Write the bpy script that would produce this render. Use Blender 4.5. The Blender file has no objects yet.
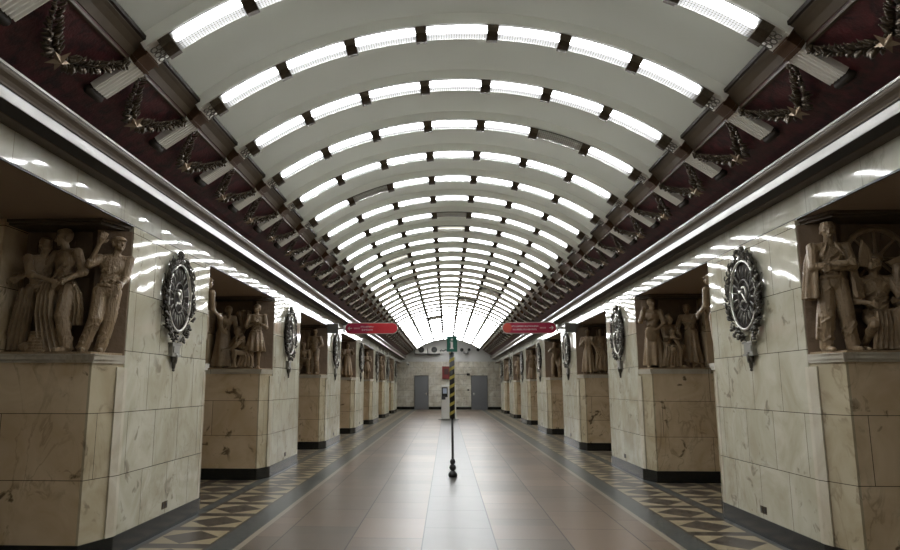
import bpy, bmesh, math, random
from mathutils import Vector, Matrix
R = random.Random(7)
C = bpy.context.scene.collection
PI = math.pi
# ---------------------------------------------------------------- dimensions
W = 3.42                      # hall half width at the pier faces
PER = 5.93; NEAR0 = 6.805; PL = 2.315; NP = 7
ZF = 3.33                     # soffit height
ZL = 1.97                     # ledge top
S = PER / 5; Y0 = 6.17; K0, K1 = -4, 36
VR = 4.158; VZ = .956
YE = 49.8

# ---------------------------------------------------------------- materials
def mat(name, col=(.8, .8, .8), rough=.5, metal=0, spec=.5):
    m = bpy.data.materials.new(name); m.use_nodes = True
    b = m.node_tree.nodes['Principled BSDF']
    b.inputs['Base Color'].default_value = (*col, 1)
    b.inputs['Roughness'].default_value = rough
    b.inputs['Metallic'].default_value = metal
    b.inputs['Specular IOR Level'].default_value = spec
    return m, m.node_tree, b
class N:
    def __init__(s, nt): s.nt = nt
    def node(s, t, **kw):
        n = s.nt.nodes.new(t)
        for k, v in kw.items(): setattr(n, k, v)
        return n
    def link(s, a, b): s.nt.links.new(a, b)
    def setv(s, sock, v):
        if hasattr(v, 'is_output') or isinstance(v, bpy.types.NodeSocket): s.link(v, sock)
        else: sock.default_value = v
    def math(s, op, a, b=0.0, c=None):
        n = s.node('ShaderNodeMath', operation=op); s.setv(n.inputs[0], a); s.setv(n.inputs[1], b)
        if c is not None: s.setv(n.inputs[2], c)
        return n.outputs[0]
    def mix(s, f, a, b, mode='MIX'):
        n = s.node('ShaderNodeMix', data_type='RGBA', blend_type=mode)
        s.setv(n.inputs['Factor'], f)
        for k, v in ((6, a), (7, b)):
            if isinstance(v, tuple): n.inputs[k].default_value = (*v, 1) if len(v) == 3 else v
            else: s.link(v, n.inputs[k])
        return n.outputs[2]
    def ramp(s, f, stops):
        n = s.node('ShaderNodeValToRGB'); e = n.color_ramp.elements
        while len(e) < len(stops): e.new(.5)
        for i, (p, c) in enumerate(stops):
            e[i].position = p; e[i].color = (*c, 1) if len(c) == 3 else c
        s.link(f, n.inputs[0]); return n.outputs[0]
    def noise(s, vec, scale, detail=4, dist=0, rough=.55):
        n = s.node('ShaderNodeTexNoise'); s.link(vec, n.inputs['Vector'])
        n.inputs['Scale'].default_value = scale; n.inputs['Detail'].default_value = detail
        n.inputs['Distortion'].default_value = dist; n.inputs['Roughness'].default_value = rough
        return n.outputs[0]
    def pos(s):
        return s.node('ShaderNodeNewGeometry').outputs['Position']
    def sep(s, v):
        n = s.node('ShaderNodeSeparateXYZ'); s.link(v, n.inputs[0]); return n.outputs
    def comb(s, x, y, z):
        n = s.node('ShaderNodeCombineXYZ')
        for i, v in enumerate((x, y, z)): s.setv(n.inputs[i], v)
        return n.outputs[0]
    def brick(s, vec, c1, c2, mortar, w, h, ms=.004, off=.5, bias=0):
        n = s.node('ShaderNodeTexBrick'); s.link(vec, n.inputs['Vector']); n.offset = off
        n.inputs['Color1'].default_value = (*c1, 1); n.inputs['Color2'].default_value = (*c2, 1); n.inputs['Mortar'].default_value = (*mortar, 1)
        n.inputs['Scale'].default_value = 1; n.inputs['Brick Width'].default_value = w; n.inputs['Row Height'].default_value = h
        n.inputs['Mortar Size'].default_value = ms; n.inputs['Bias'].default_value = bias
        return n.outputs[0], n.outputs[1]
    def bump(s, h, strength, dist, bsdf):
        n = s.node('ShaderNodeBump'); s.link(h, n.inputs['Height'])
        n.inputs['Strength'].default_value = strength; n.inputs['Distance'].default_value = dist
        s.link(n.outputs[0], bsdf.inputs['Normal'])

def marble(name, c1, c2, w, h, z0, rough, mode, vein=.5, blot=.5, gap=(.06, .05, .035)):
    """polished stone slabs; mode 'Y' lays slabs along the hall, 'X' across it"""
    m, nt, b = mat(name, c1, rough); n = N(nt)
    p = n.pos(); x, y, z = n.sep(p)
    along = n.math('ADD', y, .3) if mode == 'Y' else (n.math('ADD', x, .35) if mode == 'X' else n.math('ADD', x, y))
    v = n.comb(along, n.math('SUBTRACT', z, z0), 0)
    slab, fac = n.brick(v, c1, c2, c1, w, h, .0035, .37)
    big = n.noise(p, 1.7, 5, 1.2)
    col = n.mix(n.math('MULTIPLY', n.math('SUBTRACT', big, .36), 2.2), slab, tuple(a * f for a, f in zip(c2, (.74, .68, .58))))
    # slanting veins
    mp = n.node('ShaderNodeMapping'); n.link(p, mp.inputs[0])
    mp.inputs['Rotation'].default_value = (.5, .4, .3); mp.inputs['Scale'].default_value = (1.8, 1.8, .8)
    vn = n.noise(mp.outputs[0], 1.5, 6, 1.2, .55)
    va = n.math('ABSOLUTE', n.math('SUBTRACT', vn, .5))
    vm = n.ramp(va, [(0, (1, 1, 1)), (.03, (0, 0, 0))])
    msk = n.ramp(n.noise(p, 1.1, 2), [(.44, (0, 0, 0)), (.58, (1, 1, 1))])
    col = n.mix(n.math('MULTIPLY', n.math('MULTIPLY', vm, msk), vein), col, (.16, .11, .065))
    bl = n.ramp(n.noise(p, 5.5, 5, .8), [(.58, (0, 0, 0)), (.66, (1, 1, 1))])
    bm = n.ramp(n.noise(p, 1.6, 1), [(.48, (0, 0, 0)), (.57, (1, 1, 1))])
    col = n.mix(n.math('MULTIPLY', n.math('MULTIPLY', bl, bm), blot), col, (.09, .06, .035))
    col = n.mix(fac, col, gap)
    n.link(col, b.inputs['Base Color'])
    rr = n.math('MULTIPLY_ADD', n.noise(p, 7, 3), .5 * rough, rough * .75)
    if name == 'hall_marble':      # the slabs above head height keep their polish
        rr = n.math('MULTIPLY', rr, n.math('MULTIPLY_ADD', n.math('LESS_THAN', z, 2.02), .8, .2))
    n.link(rr, b.inputs['Roughness'])
    wv = n.noise(p, 2.6, 1)
    n.bump(wv, .12, .012, b)
    return m
M = {}
M['hall'] = marble('hall_marble', (.62, .60, .49), (.53, .51, .405), .66, .62, .16, .24, 'Y', .18, .5)
M['frieze'] = marble('frieze_marble', (.66, .66, .60), (.56, .56, .49), .9, 2, 2.0, .05, 'Y', .25, .15, (.3, .28, .22))
M['pedestal'] = marble('pedestal_marble', (.72, .60, .42), (.63, .495, .33), 1.35, .62, .16, .24, 'X', .4, .85)
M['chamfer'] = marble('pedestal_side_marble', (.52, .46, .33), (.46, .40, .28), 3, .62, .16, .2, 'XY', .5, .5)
M['endwall'] = marble('end_wall_marble', (.80, .78, .70), (.68, .65, .57), .55, .42, .1, .3, 'X', .3, .4)
M['ledge'] = marble('ledge_stone', (.56, .53, .45), (.50, .46, .38), 3, 9, 0, .3, 'X', .3, .1)
M['strip'] = marble('corner_strip_stone', (.66, .62, .51), (.60, .56, .46), 3, .62, .16, .2, 'XY', .2, .1)
M['plinth'], nt, b = mat('black_plinth_stone', (.012, .013, .012), .22)
M['white'], nt, b = mat('white_plaster', (.66, .67, .62), .62)
n_ = N(nt); n_.link(n_.mix(n_.noise(n_.pos(), .9, 4), (.80, .82, .74), (.86, .88, .80)), b.inputs['Base Color'])
M['rib'], nt, b = mat('rib_plaster', (.94, .95, .89), .6)
M['flute'], nt, b = mat('fluted_white_stone', (.90, .88, .82), .45)
M['soffit'], nt, b = mat('bounce_tinted_soffit_plaster', (.30, .225, .16), .6)  # brown stands for dim warm bounce light, put into the plaster colour
M['lunette'], nt, b = mat('grey_lunette_plaster', (.66, .66, .65), .7)
n_ = N(nt); n_.link(n_.mix(n_.noise(n_.pos(), 1.3, 5), (.60, .60, .59), (.76, .76, .75)), b.inputs['Base Color'])
M['brown'], nt, b = mat('brown_bronze_moulding', (.16, .115, .07), .5, 0, .3)
n_ = N(nt); n_.link(n_.mix(n_.noise(n_.pos(), 6, 5), (.06, .043, .027), (.105, .078, .05)), b.inputs['Base Color'])
M['dark'], nt, b = mat('dark_bronze_moulding', (.025, .018, .013), .6, 0, .2)
M['stonebrown'], nt, b = mat('brown_marble_moulding', (.27, .20, .13), .5, 0, .2)
n_ = N(nt); n_.link(n_.mix(n_.noise(n_.pos(), 3, 6, 1), (.06, .043, .027), (.12, .09, .06)), b.inputs['Base Color'])
M['shine'], nt, b = mat('polished_white_moulding', (.80, .78, .72), .25, 0, .35)
n_ = N(nt); n_.link(n_.mix(n_.noise(n_.pos(), 2.2, 4), (.42, .40, .37), (.66, .65, .61)), b.inputs['Base Color'])
M['red'], nt, b = mat('dark_red_stucco', (.09, .02, .02), .55)
n_ = N(nt); p = n_.pos()
c = n_.mix(n_.ramp(n_.noise(p, 9, 6, .6), [(.35, (0, 0, 0)), (.7, (1, 1, 1))]), (.03, .010, .011), (.125, .026, .029))
n_.link(c, b.inputs['Base Color']); n_.bump(n_.noise(p, 45, 3), .4, .01, b)
M['sculpt'], nt, b = mat('brown_patinated_relief', (.2, .135, .085), .36, .0)
n_ = N(nt); p = n_.node('ShaderNodeTexCoord').outputs['Object']
c = n_.mix(n_.noise(p, 7, 5, .4), (.18, .125, .072), (.42, .305, .185))
n_.link(c, b.inputs['Base Color']); 
mp = n_.node('ShaderNodeMapping'); n_.link(p, mp.inputs[0]); mp.inputs['Scale'].default_value = (24, 24, 6)
h1 = n_.math('ADD', n_.noise(mp.outputs[0], 1, 3, 1.0), n_.math('MULTIPLY', n_.noise(p, 40, 3), .25)); n_.bump(h1, .8, .022, b)
M['sculptback'], nt, b = mat('dark_relief_backdrop', (.10, .066, .042), .55)
n_ = N(nt); p = n_.node('ShaderNodeTexCoord').outputs['Object']
n_.link(n_.mix(n_.noise(p, 4, 5), (.12, .08, .05), (.22, .15, .092)), b.inputs['Base Color']); n_.bump(n_.noise(p, 8, 5), .6, .03, b)
M['bronze'], nt, b = mat('aged_bronze', (.11, .085, .055), .42, .7)
n_ = N(nt); p = n_.node('ShaderNodeTexCoord').outputs['Object']
n_.link(n_.mix(n_.noise(p, 18, 3), (.03, .022, .015), (.13, .10, .065)), b.inputs['Base Color'])
M['pewter'], nt, b = mat('dark_cast_metal', (.10, .095, .08), .38, .75)
n_ = N(nt); p = n_.node('ShaderNodeTexCoord').outputs['Object']
n_.link(n_.mix(n_.noise(p, 25, 3), (.035, .032, .027), (.17, .155, .13)), b.inputs['Base Color'])
M['steel'], nt, b = mat('mid_grey_cast_metal', (.22, .21, .18), .38, .6)
M['rim'], nt, b = mat('pale_metal_rim', (.62, .60, .54), .3, .6)
M['copper'], nt, b = mat('copper_band_metal', (.11, .06, .032), .35, .6)
M['gold'], nt, b = mat('gilt_star_metal', (.30, .225, .15), .5, .5)
M['door'], nt, b = mat('grey_painted_metal', (.20, .205, .22), .45)
M['black'], nt, b = mat('black_painted_metal', (.012, .012, .012), .35)
M['yellow'], nt, b = mat('yellow_tape', (.38, .32, .07), .45)
M['green'], nt, b = mat('green_sign_plastic', (.012, .12, .085), .4)
M['signred'], nt, b = mat('red_sign_plastic', (.62, .03, .045), .35)
M['signcrimson'], nt, b = mat('crimson_sign_plastic', (.42, .02, .07), .35)
M['signorange'], nt, b = mat('orange_red_sign_plastic', (.62, .09, .06), .35)
M['signwhite'], nt, b = mat('white_sign_plastic', (.82, .80, .80), .4)
M['pinkish'], nt, b = mat('pale_pink_sign_print', (.78, .50, .50), .4)
M['kiosk'], nt, b = mat('white_powder_coat', (.72, .72, .69), .4)
M['screen'], nt, b = mat('pale_blue_notice', (.45, .52, .66), .3)
M['grille'], nt, b = mat('dark_grille_metal', (.05, .05, .055), .5)
M['notice'], nt, b = mat('dark_red_board', (.22, .035, .035), .5)
M['mutedred'], nt, b = mat('brown_notice_print', (.10, .045, .04), .5)
M['wallgrey'], nt, b = mat('grey_bracket_metal', (.16, .16, .15), .5)

# ---- floor: world-space stone pattern
m, nt, b = mat('stone_floor', (.3, .25, .2), .2, 0, .09); M['floor'] = m; n = N(nt)
p = n.pos(); x, y, z = n.sep(p); ax = n.math('ABSOLUTE', x)
ctr, f1 = n.brick(n.comb(n.math('ADD', y, .25), n.math('ADD', x, .395 + 7.9), 0), (.195, .140, .100), (.120, .097, .074), (.015, .012, .01), 1.15, .79, .007, .5, -.1)
ctr2, _ = n.brick(n.comb(n.math('ADD', y, 5.25), n.math('ADD', x, .395 + 7.9), 0), (1, 1, 1), (.70, .74, .76), (1, 1, 1), 1.15, .79, .0, .5, 0)
ctr = n.mix(1.0, ctr, ctr2, 'MULTIPLY')
ctr = n.mix(n.math('MULTIPLY', n.noise(p, 60, 2), .25), ctr, (.16, .13, .11))
# greyer slabs along the middle strip
midm = n.math('LESS_THAN', n.math('ABSOLUTE', x), .395)
mid = n.mix(n.noise(p, 3, 6), (.085, .08, .072), (.13, .122, .11))
mid = n.mix(f1, mid, (.012, .01, .009))
ctr = n.mix(midm, ctr, mid)
def between(a, lo, hi): return n.math('MULTIPLY', n.math('GREATER_THAN', a, lo), n.math('LESS_THAN', a, hi))
col = n.mix(between(ax, 2.27, 2.34), ctr, (.24, .21, .165))
gray = n.mix(n.noise(p, 14, 4), (.050, .055, .052), (.085, .09, .085))
col = n.mix(n.math('GREATER_THAN', ax, 2.34), col, gray)
# lozenge carpet
U = n.math('FRACT', n.math('DIVIDE', n.math('SUBTRACT', ax, 2.62), .86))
V = n.math('FRACT', n.math('DIVIDE', n.math('SUBTRACT', y, 7.325), .872))
uu = n.math('MULTIPLY', n.math('SUBTRACT', U, .43), .86); vv = n.math('MULTIPLY', n.math('SUBTRACT', V, .5), .872)
inr = n.math('MULTIPLY', n.math('LESS_THAN', n.math('ABSOLUTE', uu), .335), n.math('LESS_THAN', n.math('ABSOLUTE', vv), .335))
loz = n.math('LESS_THAN', n.math('ADD', n.math('DIVIDE', n.math('ABSOLUTE', uu), .325), n.math('DIVIDE', n.math('ABSOLUTE', vv), .325)), 1.0)
beige = n.mix(n.noise(p, 10, 5), (.24, .20, .125), (.33, .275, .18))
dk = n.mix(n.noise(p, 12, 5), (.045, .038, .030), (.085, .070, .055))
pat = n.mix(inr, dk, beige); pat = n.mix(n.math('MULTIPLY', inr, loz), pat, dk)
region = n.math('MULTIPLY', n.math('GREATER_THAN', ax, 2.62), n.math('SUBTRACT', 1, n.math('MULTIPLY', n.math('GREATER_THAN', ax, 3.36), n.math('LESS_THAN', ax, 3.5))))
col = n.mix(region, col, pat)
n.link(col, b.inputs['Base Color'])
scr = n.ramp(n.noise(p, 3.0, 4), [(.3, (.335,) * 3), (.75, (.35,) * 3)])
n.link(scr, b.inputs['Roughness'])


# ---- lamp glass: prismatic diffuser lit from a tube inside
def lampmat(name, hi, lo, tint, core):
    m, nt, b = mat(name, (.55, .55, .52), .25); n = N(nt)
    o = n.node('ShaderNodeTexCoord').outputs['Object']; x, y, z = n.sep(o)
    endm = n.ramp(n.math('ABSOLUTE', x), [(.262, (1,) * 3), (.312, (0,) * 3)])
    sidem = n.math('SUBTRACT', 1, n.ramp(n.math('ADD', y, .5), [(.432, (0,) * 3), (.458, (1,) * 3)]))
    tube_ = n.ramp(n.math('ABSOLUTE', n.math('ADD', y, .078)), [(.010, (1,) * 3), (.026, (0,) * 3)])
    core_ = n.math('MULTIPLY', endm, n.math('MULTIPLY_ADD', tube_, 1.0, n.math('MULTIPLY', sidem, .06)))
    k = 2 * PI / .05
    dia = n.math('MULTIPLY', n.math('SINE', n.math('MULTIPLY', n.math('ADD', x, y), k)), n.math('SINE', n.math('MULTIPLY', n.math('SUBTRACT', x, y), k)))
    dia = n.math('MULTIPLY_ADD', dia, .5, .5)
    prism = n.math('MULTIPLY_ADD', dia, lo * .85, lo * .22)
    st = n.math('ADD', n.math('MULTIPLY', core_, hi), n.math('MULTIPLY', prism, n.math('MULTIPLY_ADD', endm, .85, .15)))
    b.inputs['Emission Color'].default_value = (*tint, 1)
    n.link(st, b.inputs['Emission Strength'])
    n.link(n.mix(dia, (.30, .29, .25), (.62, .62, .58)), b.inputs['Base Color'])
    return m
LE = 52.0
M['lamp'] = lampmat('lit_prismatic_glass', LE, .85, (.97, .985, 1.0), 1)
M['lampwarm'] = lampmat('lit_warm_prismatic_glass', LE * .8, 1.1, (1.0, .95, .88), 1)
M['lampdim'] = lampmat('dim_prismatic_glass', .9, .3, (1, .97, .85), 1)
M['lampoff'] = lampmat('unlit_prismatic_glass', 0, .02, (1, 1, .9), 0)

# ---------------------------------------------------------------- mesh helpers
def finish(name, bm, m, parent=None, smooth=False, bevel=0):
    me = bpy.data.meshes.new(name)
    bmesh.ops.recalc_face_normals(bm, faces=bm.faces)
    bm.to_mesh(me); bm.free()
    if m: me.materials.append(M[m] if isinstance(m, str) else m)
    if smooth:
        for p in me.polygons: p.use_smooth = True
    o = bpy.data.objects.new(name, me); C.objects.link(o)
    if parent: o.parent = parent
    if bevel:
        md = o.modifiers.new('edge', 'BEVEL'); md.width = bevel; md.segments = 2; md.limit_method = 'ANGLE'
    return o
def tag(o, label=None, cat=None, group=None, kind=None):
    if label: o['label'] = label
    if cat: o['category'] = cat
    if group: o['group'] = group
    if kind: o['kind'] = kind
    return o
def thing(name, label, cat, loc=(0, 0, 0), rot=(0, 0, 0), group=None):
    o = bpy.data.objects.new(name, None); C.objects.link(o); o.location = loc; o.rotation_euler = rot
    o.empty_display_size = .1
    return tag(o, label, cat, group)
def copy_tree(o, parent=None):
    c = o.copy(); C.objects.link(c); c.parent = parent
    for ch in list(o.children): copy_tree(ch, c)
    return c
def box(bm, x0, x1, y0, y1, z0, z1):
    vs = [bm.verts.new((x, y, z)) for x in (x0, x1) for y in (y0, y1) for z in (z0, z1)]
    for f in ((0, 1, 3, 2), (4, 6, 7, 5), (0, 4, 5, 1), (2, 3, 7, 6), (0, 2, 6, 4), (1, 5, 7, 3)):
        bm.faces.new([vs[i] for i in f])
def boxes(*a):
    bm = bmesh.new()
    for q in a: box(bm, *q)
    return bm
def prism(bm, pts, z0, z1, ax='z'):
    """extrude polygon pts; ax z: (x,y) extruded in z; ax y: (x,z) extruded in y; ax x: (y,z) in x"""
    def P(a, b, h):
        return (a, b, h) if ax == 'z' else ((a, h, b) if ax == 'y' else (h, a, b))
    lo = [bm.verts.new(P(a, b, z0)) for a, b in pts]; hi = [bm.verts.new(P(a, b, z1)) for a, b in pts]
    k = len(pts)
    bm.faces.new(lo); bm.faces.new(hi[::-1])
    for i in range(k): bm.faces.new([lo[i], lo[(i + 1) % k], hi[(i + 1) % k], hi[i]])
def loft(bm, rings, cap=True):
    vr = [[bm.verts.new(p) for p in r] for r in rings]; k = len(vr[0])
    for a, b_ in zip(vr, vr[1:]):
        for i in range(k): bm.faces.new([a[i], a[(i + 1) % k], b_[(i + 1) % k], b_[i]])
    if cap: bm.faces.new(vr[0][::-1]); bm.faces.new(vr[-1])
def frame(d):
    d = d.normalized(); u = Vector((0, 0, 1)) if abs(d.z) < .9 else Vector((1, 0, 0))
    a = d.cross(u).normalized(); return a, d.cross(a)
def tube(bm, pts, rad, k=8):
    pts = [Vector(p) for p in pts]; rings = []
    rr = rad if isinstance(rad, (list, tuple)) else [rad] * len(pts)
    for i, p in enumerate(pts):
        d = pts[min(i + 1, len(pts) - 1)] - pts[max(i - 1, 0)]
        a, b_ = frame(d)
        rings.append([p + (a * math.cos(t) + b_ * math.sin(t)) * rr[i] for t in [2 * PI * j / k for j in range(k)]])
    loft(bm, rings)
def lathe(bm, prof, cx=0, cy=0, k=24):
    rings = [[(cx + r * math.cos(2 * PI * j / k), cy + r * math.sin(2 * PI * j / k), z) for j in range(k)] for r, z in prof]
    loft(bm, rings)
def ball(bm, c, r, sub=2, rot=None):
    """ellipsoid; r a number or a triple"""
    r3 = (r, r, r) if isinstance(r, (int, float)) else r
    mt = Matrix.Translation(c) @ (rot.to_4x4() if rot else Matrix.Identity(4)) @ Matrix.Diagonal((*r3, 1))
    bmesh.ops.create_icosphere(bm, subdivisions=sub, radius=1, matrix=mt)
def cap(bm, a, b, ra, rb=None, k=10):
    """tapered limb with round ends"""
    rb = ra if rb is None else rb
    a = Vector(a); b = Vector(b)
    if (b - a).length < 1e-5: return ball(bm, a, ra, 1)
    d = (b - a).normalized(); u, v = frame(d); rings = []
    for t in (-80, -50, -20): 
        t = math.radians(t); rings.append([a + d * ra * math.sin(t) + (u * math.cos(s) + v * math.sin(s)) * ra * math.cos(t) for s in [2 * PI * j / k for j in range(k)]])
    for t in (20, 50, 80):
        t = math.radians(t); rings.append([b + d * rb * math.sin(t) + (u * math.cos(s) + v * math.sin(s)) * rb * math.cos(t) for s in [2 * PI * j / k for j in range(k)]])
    loft(bm, rings)
ORD = 'first second third fourth fifth sixth seventh eighth ninth tenth eleventh twelfth thirteenth fourteenth fifteenth sixteenth seventeenth eighteenth nineteenth twentieth'.split()
ORD += ['twenty-' + w for w in ORD[:9]] + ['thirtieth'] + ['thirty-' + w for w in ORD[:9]] + ['fortieth']

# ---------------------------------------------------------------- setting
tag(finish('floor', boxes((-7.2, 7.2, -3, YE + .3, -.2, 0)), 'floor'), kind='structure')
# vault
def arc(r, a0, a1, k): return [(r * math.sin(a0 + (a1 - a0) * i / k), VZ + r * math.cos(a0 + (a1 - a0) * i / k)) for i in range(k + 1)]
VIN = VR + .13; AM = math.asin(2.57 / VIN)
bm = bmesh.new(); inn = arc(VIN, -AM, AM, 64); out = arc(VIN + .12, -AM, AM, 64)
prism(bm, inn + out[::-1], -3, YE, 'y')
tag(finish('ceiling', bm, 'white', smooth=False), kind='structure')
for f in bpy.data.objects['ceiling'].data.polygons: f.use_smooth = abs(f.normal.y) < .5
for s, side in ((-1, 'left'), (1, 'right')):
    # passage soffits
    o = finish('ceiling_' + side, boxes(*[tuple(sorted((s * (W + .03), s * 7.2))) + (-3, YE + .3, ZF + .004, ZF + .5)]), 'soffit'); tag(o, kind='structure')
    # outer wall of the side platform
    tag(finish('wall_' + side, boxes(tuple(sorted((s * 7.0, s * 7.2))) + (-3, YE + .3, 0, ZF)), 'pedestal'), kind='structure')
    fr = boxes(tuple(sorted((s * W, s * (W + .03)))) + (-3, YE, ZF + .012, 3.62))
    tag(finish('trim_frieze_' + side, fr, 'frieze'), kind='structure')
    tag(finish('trim_shadow_gap_' + side, boxes(tuple(sorted((s * (W + .008), s * (W + .03)))) + (-3, YE, ZF - .0, ZF + .012)), 'black'), kind='structure')
    def pr(name, pts, m, smooth=False):
        bm = bmesh.new(); prism(bm, [(s * a, z) for a, z in pts], -3, YE, 'y')
        tag(finish(name + '_' + side, bm, m), kind='structure')
    pr('trim_cornice_soffit', [(3.44, 3.59), (3.30, 3.595), (3.29, 3.61), (3.29, 3.66), (3.44, 3.66)], 'stonebrown')
    pr('trim_cornice_cove', [(3.295, 3.600), (3.165, 3.614), (3.165, 3.68), (3.295, 3.68)], 'dark')
    pr('trim_lower_cornice_band', [(3.20, 3.616), (3.158, 3.618), (3.154, 3.65), (3.156, 3.694), (3.2, 3.698)], 'shine')
    pr('trim_cornice_groove', [(3.3, 3.695), (3.16, 3.695), (3.16, 3.706), (3.3, 3.71)], 'black')
    cv = [(3.3, 3.705), (3.15, 3.705), (3.145, 3.72), (3.13, 3.745), (3.105, 3.77), (3.098, 3.785), (3.095, 3.804), (3.3, 3.804)]
    pr('trim_cornice_torus', cv, 'stonebrown')
    pr('trim_upper_cornice_band', [(3.3, 3.806), (3.09, 3.806), (3.088, 3.808), (3.088, 3.826), (3.3, 3.826)], 'shine')
    pr('wall_red_cove', [(2.60, 4.30), (2.63, 4.24), (2.925, 4.035), (3.10, 3.93), (3.33, 3.83), (3.5, 3.83), (3.5, 4.4), (2.72, 4.5)], 'red')
    pr('trim_beam', [(2.50, 4.385), (2.508, 4.362), (2.535, 4.345), (2.58, 4.305), (2.618, 4.25), (2.64, 4.245), (2.70, 4.33), (2.58, 4.46)], 'brown')
    pr('trim_beam_edge', [(2.485, 4.405), (2.487, 4.372), (2.515, 4.362), (2.55, 4.39), (2.57, 4.49), (2.53, 4.44)], 'dark')
    pr('trim_beam_fillet', [(2.628, 4.235), (2.632, 4.215), (2.652, 4.210), (2.665, 4.228)], 'stonebrown')
    tag(finish('baseboard_' + side, boxes(tuple(sorted((s * 6.96, s * 7.0))) + (-3, YE, 0, .2)), 'plinth'), kind='structure')
# end walls
tag(finish('wall_far', boxes((-7.2, 7.2, YE, YE + .3, 0, 3.49)), 'endwall'), kind='structure')
bm = bmesh.new(); a = arc(VIN + .06, -AM - .05, AM + .05, 40); prism(bm, [(-3.6, 3.49), (-3.6, 3.9)] + a + [(3.6, 3.9), (3.6, 3.49)], YE, YE + .3, 'y')
tag(finish('wall_far_lunette', bm, 'lunette'), kind='structure')
tag(finish('trim_lunette_ledge', boxes((-3.5, 3.5, YE - .05, YE, 3.45, 3.52)), 'lunette'), kind='structure')
tag(finish('wall_near', boxes((-7.2, 7.2, -3.3, -3, 0, 5.6)), 'endwall'), kind='structure')
bm = boxes((-7, -2.5, YE - .03, YE, 0, .2), (-1.44, 1.65, YE - .03, YE, 0, .2), (2.85, 7, YE - .03, YE, 0, .2))
tag(finish('baseboard_far', bm, 'plinth'), kind='structure')
# doors in the end wall
for i, (x0, x1) in enumerate(((-2.445, -1.495), (1.70, 2.80))):
    d = finish('door_%d' % (i + 1), boxes((x0, x1, YE - .05, YE, .0, 2.40)), 'door', bevel=.004); tag(d, kind='structure')
    f = finish('door_frame', boxes((x0 - .05, x0, YE - .07, YE, 0, 2.45), (x1, x1 + .05, YE - .07, YE, 0, 2.45), (x0, x1, YE - .07, YE, 2.40, 2.45)), 'wallgrey', d)
    bm = bmesh.new(); hx = x1 - .12 if i == 0 else x0 + .14
    cap(bm, (hx, YE - .10, 1.12), (hx + (-.1 if i == 0 else .1), YE - .10, 1.12), .014); cap(bm, (hx, YE - .04, 1.12), (hx, YE - .10, 1.12), .014)
    box(bm, hx - .03, hx + .03, YE - .062, YE - .05, 1.02, 1.2)
    finish('door_handle', bm, 'rim', d, True)

# ---------------------------------------------------------------- piers
def pier(s, idx):
    yN = 0.0; L = PL
    side = 'left' if s < 0 else 'right'
    t = thing('marble_pier', 'cream marble pier with relief ledges, %s of seven along the %s side' % (ORD[idx] if idx else 'nearest', side), 'pier',
              (s * W, NEAR0 + PER * idx, 0), group='marble piers of the %s row' % side)
    if idx: return t
    def poly(pts, z0, z1, name, m, bev=0):
        bm = bmesh.new(); prism(bm, [(s * d, y) for d, y in pts], z0, z1); return finish(name, bm, m, t, bevel=bev)
    D = 3.0
    # hall core
    poly([(0, 0), (0, L), (.06, L), (.06, 0)], .2, ZF, 'hall_facing', 'hall')
    poly([(.06, .0), (.06, L - .0), (D, L - .0), (D, .0)], .2, ZF, 'core', 'chamfer')
    Q = .40; X = .14
    for e in (0, 1):
        f = (lambda y: y) if e == 0 else (lambda y: L - y)
        poly([(.06, f(.0)), (X, f(-Q)), (D, f(-Q)), (D, f(.0))], .2, ZL - .08, 'pedestal', 'pedestal')
        poly([(.012, f(.0)), (X - .012, f(-Q - .002)), (X + .012, f(-Q - .002)), (.08, f(.0))], .2, ZL - .08, 'pedestal_chamfer', 'chamfer')
        poly([(-.006, f(-.002)), (-.006, f(.055)), (.01, f(.055)), (.045, f(-.09)), (.022, f(-.105))], .2, ZL - .12, 'corner_strip', 'strip')
        for a, z0, z1 in ((.02, ZL - .085, ZL - .055), (.035, ZL - .055, ZL - .012), (.045, ZL - .012, ZL)):
            poly([(.008 - a * .3, f(-.0)), (X - .012 - a * .9, f(-Q - a)), (1.16, f(-Q - a)), (1.16, f(.0))], z0, z1, 'ledge', 'ledge')
        poly([(1.14, f(-Q)), (D, f(-Q)), (D, f(.0)), (1.14, f(.0))], ZL, ZF, 'side_lining', 'pedestal')
        poly([(.02, f(-.0)), (X + .01, f(-Q + .02)), (1.14, f(-Q + .02)), (1.14, f(.0))], ZF - .03, ZF - .001, 'crown_moulding', 'stonebrown')
        poly([(.05, f(-.0)), (X + .04, f(-Q + .06)), (1.14, f(-Q + .06)), (1.14, f(.0))], ZF - .055, ZF - .03, 'crown_moulding', 'brown')
    poly([(-.012, -.01), (-.012, L + .01), (X - .02, L + Q + .015), (D + .01, L + Q + .015), (D + .01, -Q - .015), (X - .02, -Q - .015)], 0, .2, 'plinth', 'plinth')
    # little double socket plate in the hall face
    yy = 1.22
    for q in (0, .08):
        sp = finish('socket_plate', boxes(tuple(sorted((s * -.006, s * .0))) + (yy - .075 + q, yy - .01 + q, .255, .335)), 'stonebrown', t)
        finish('socket_hole', boxes(tuple(sorted((s * -.009, s * -.006))) + (yy - .058 + q, yy - .027 + q, .275, .315)), 'black', sp)
    return t
for s in (-1, 1):
    base = pier(s, 0)
    for i in range(1, NP):
        t = pier(s, i)
        for ch in list(base.children): copy_tree(ch, t)

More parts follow.
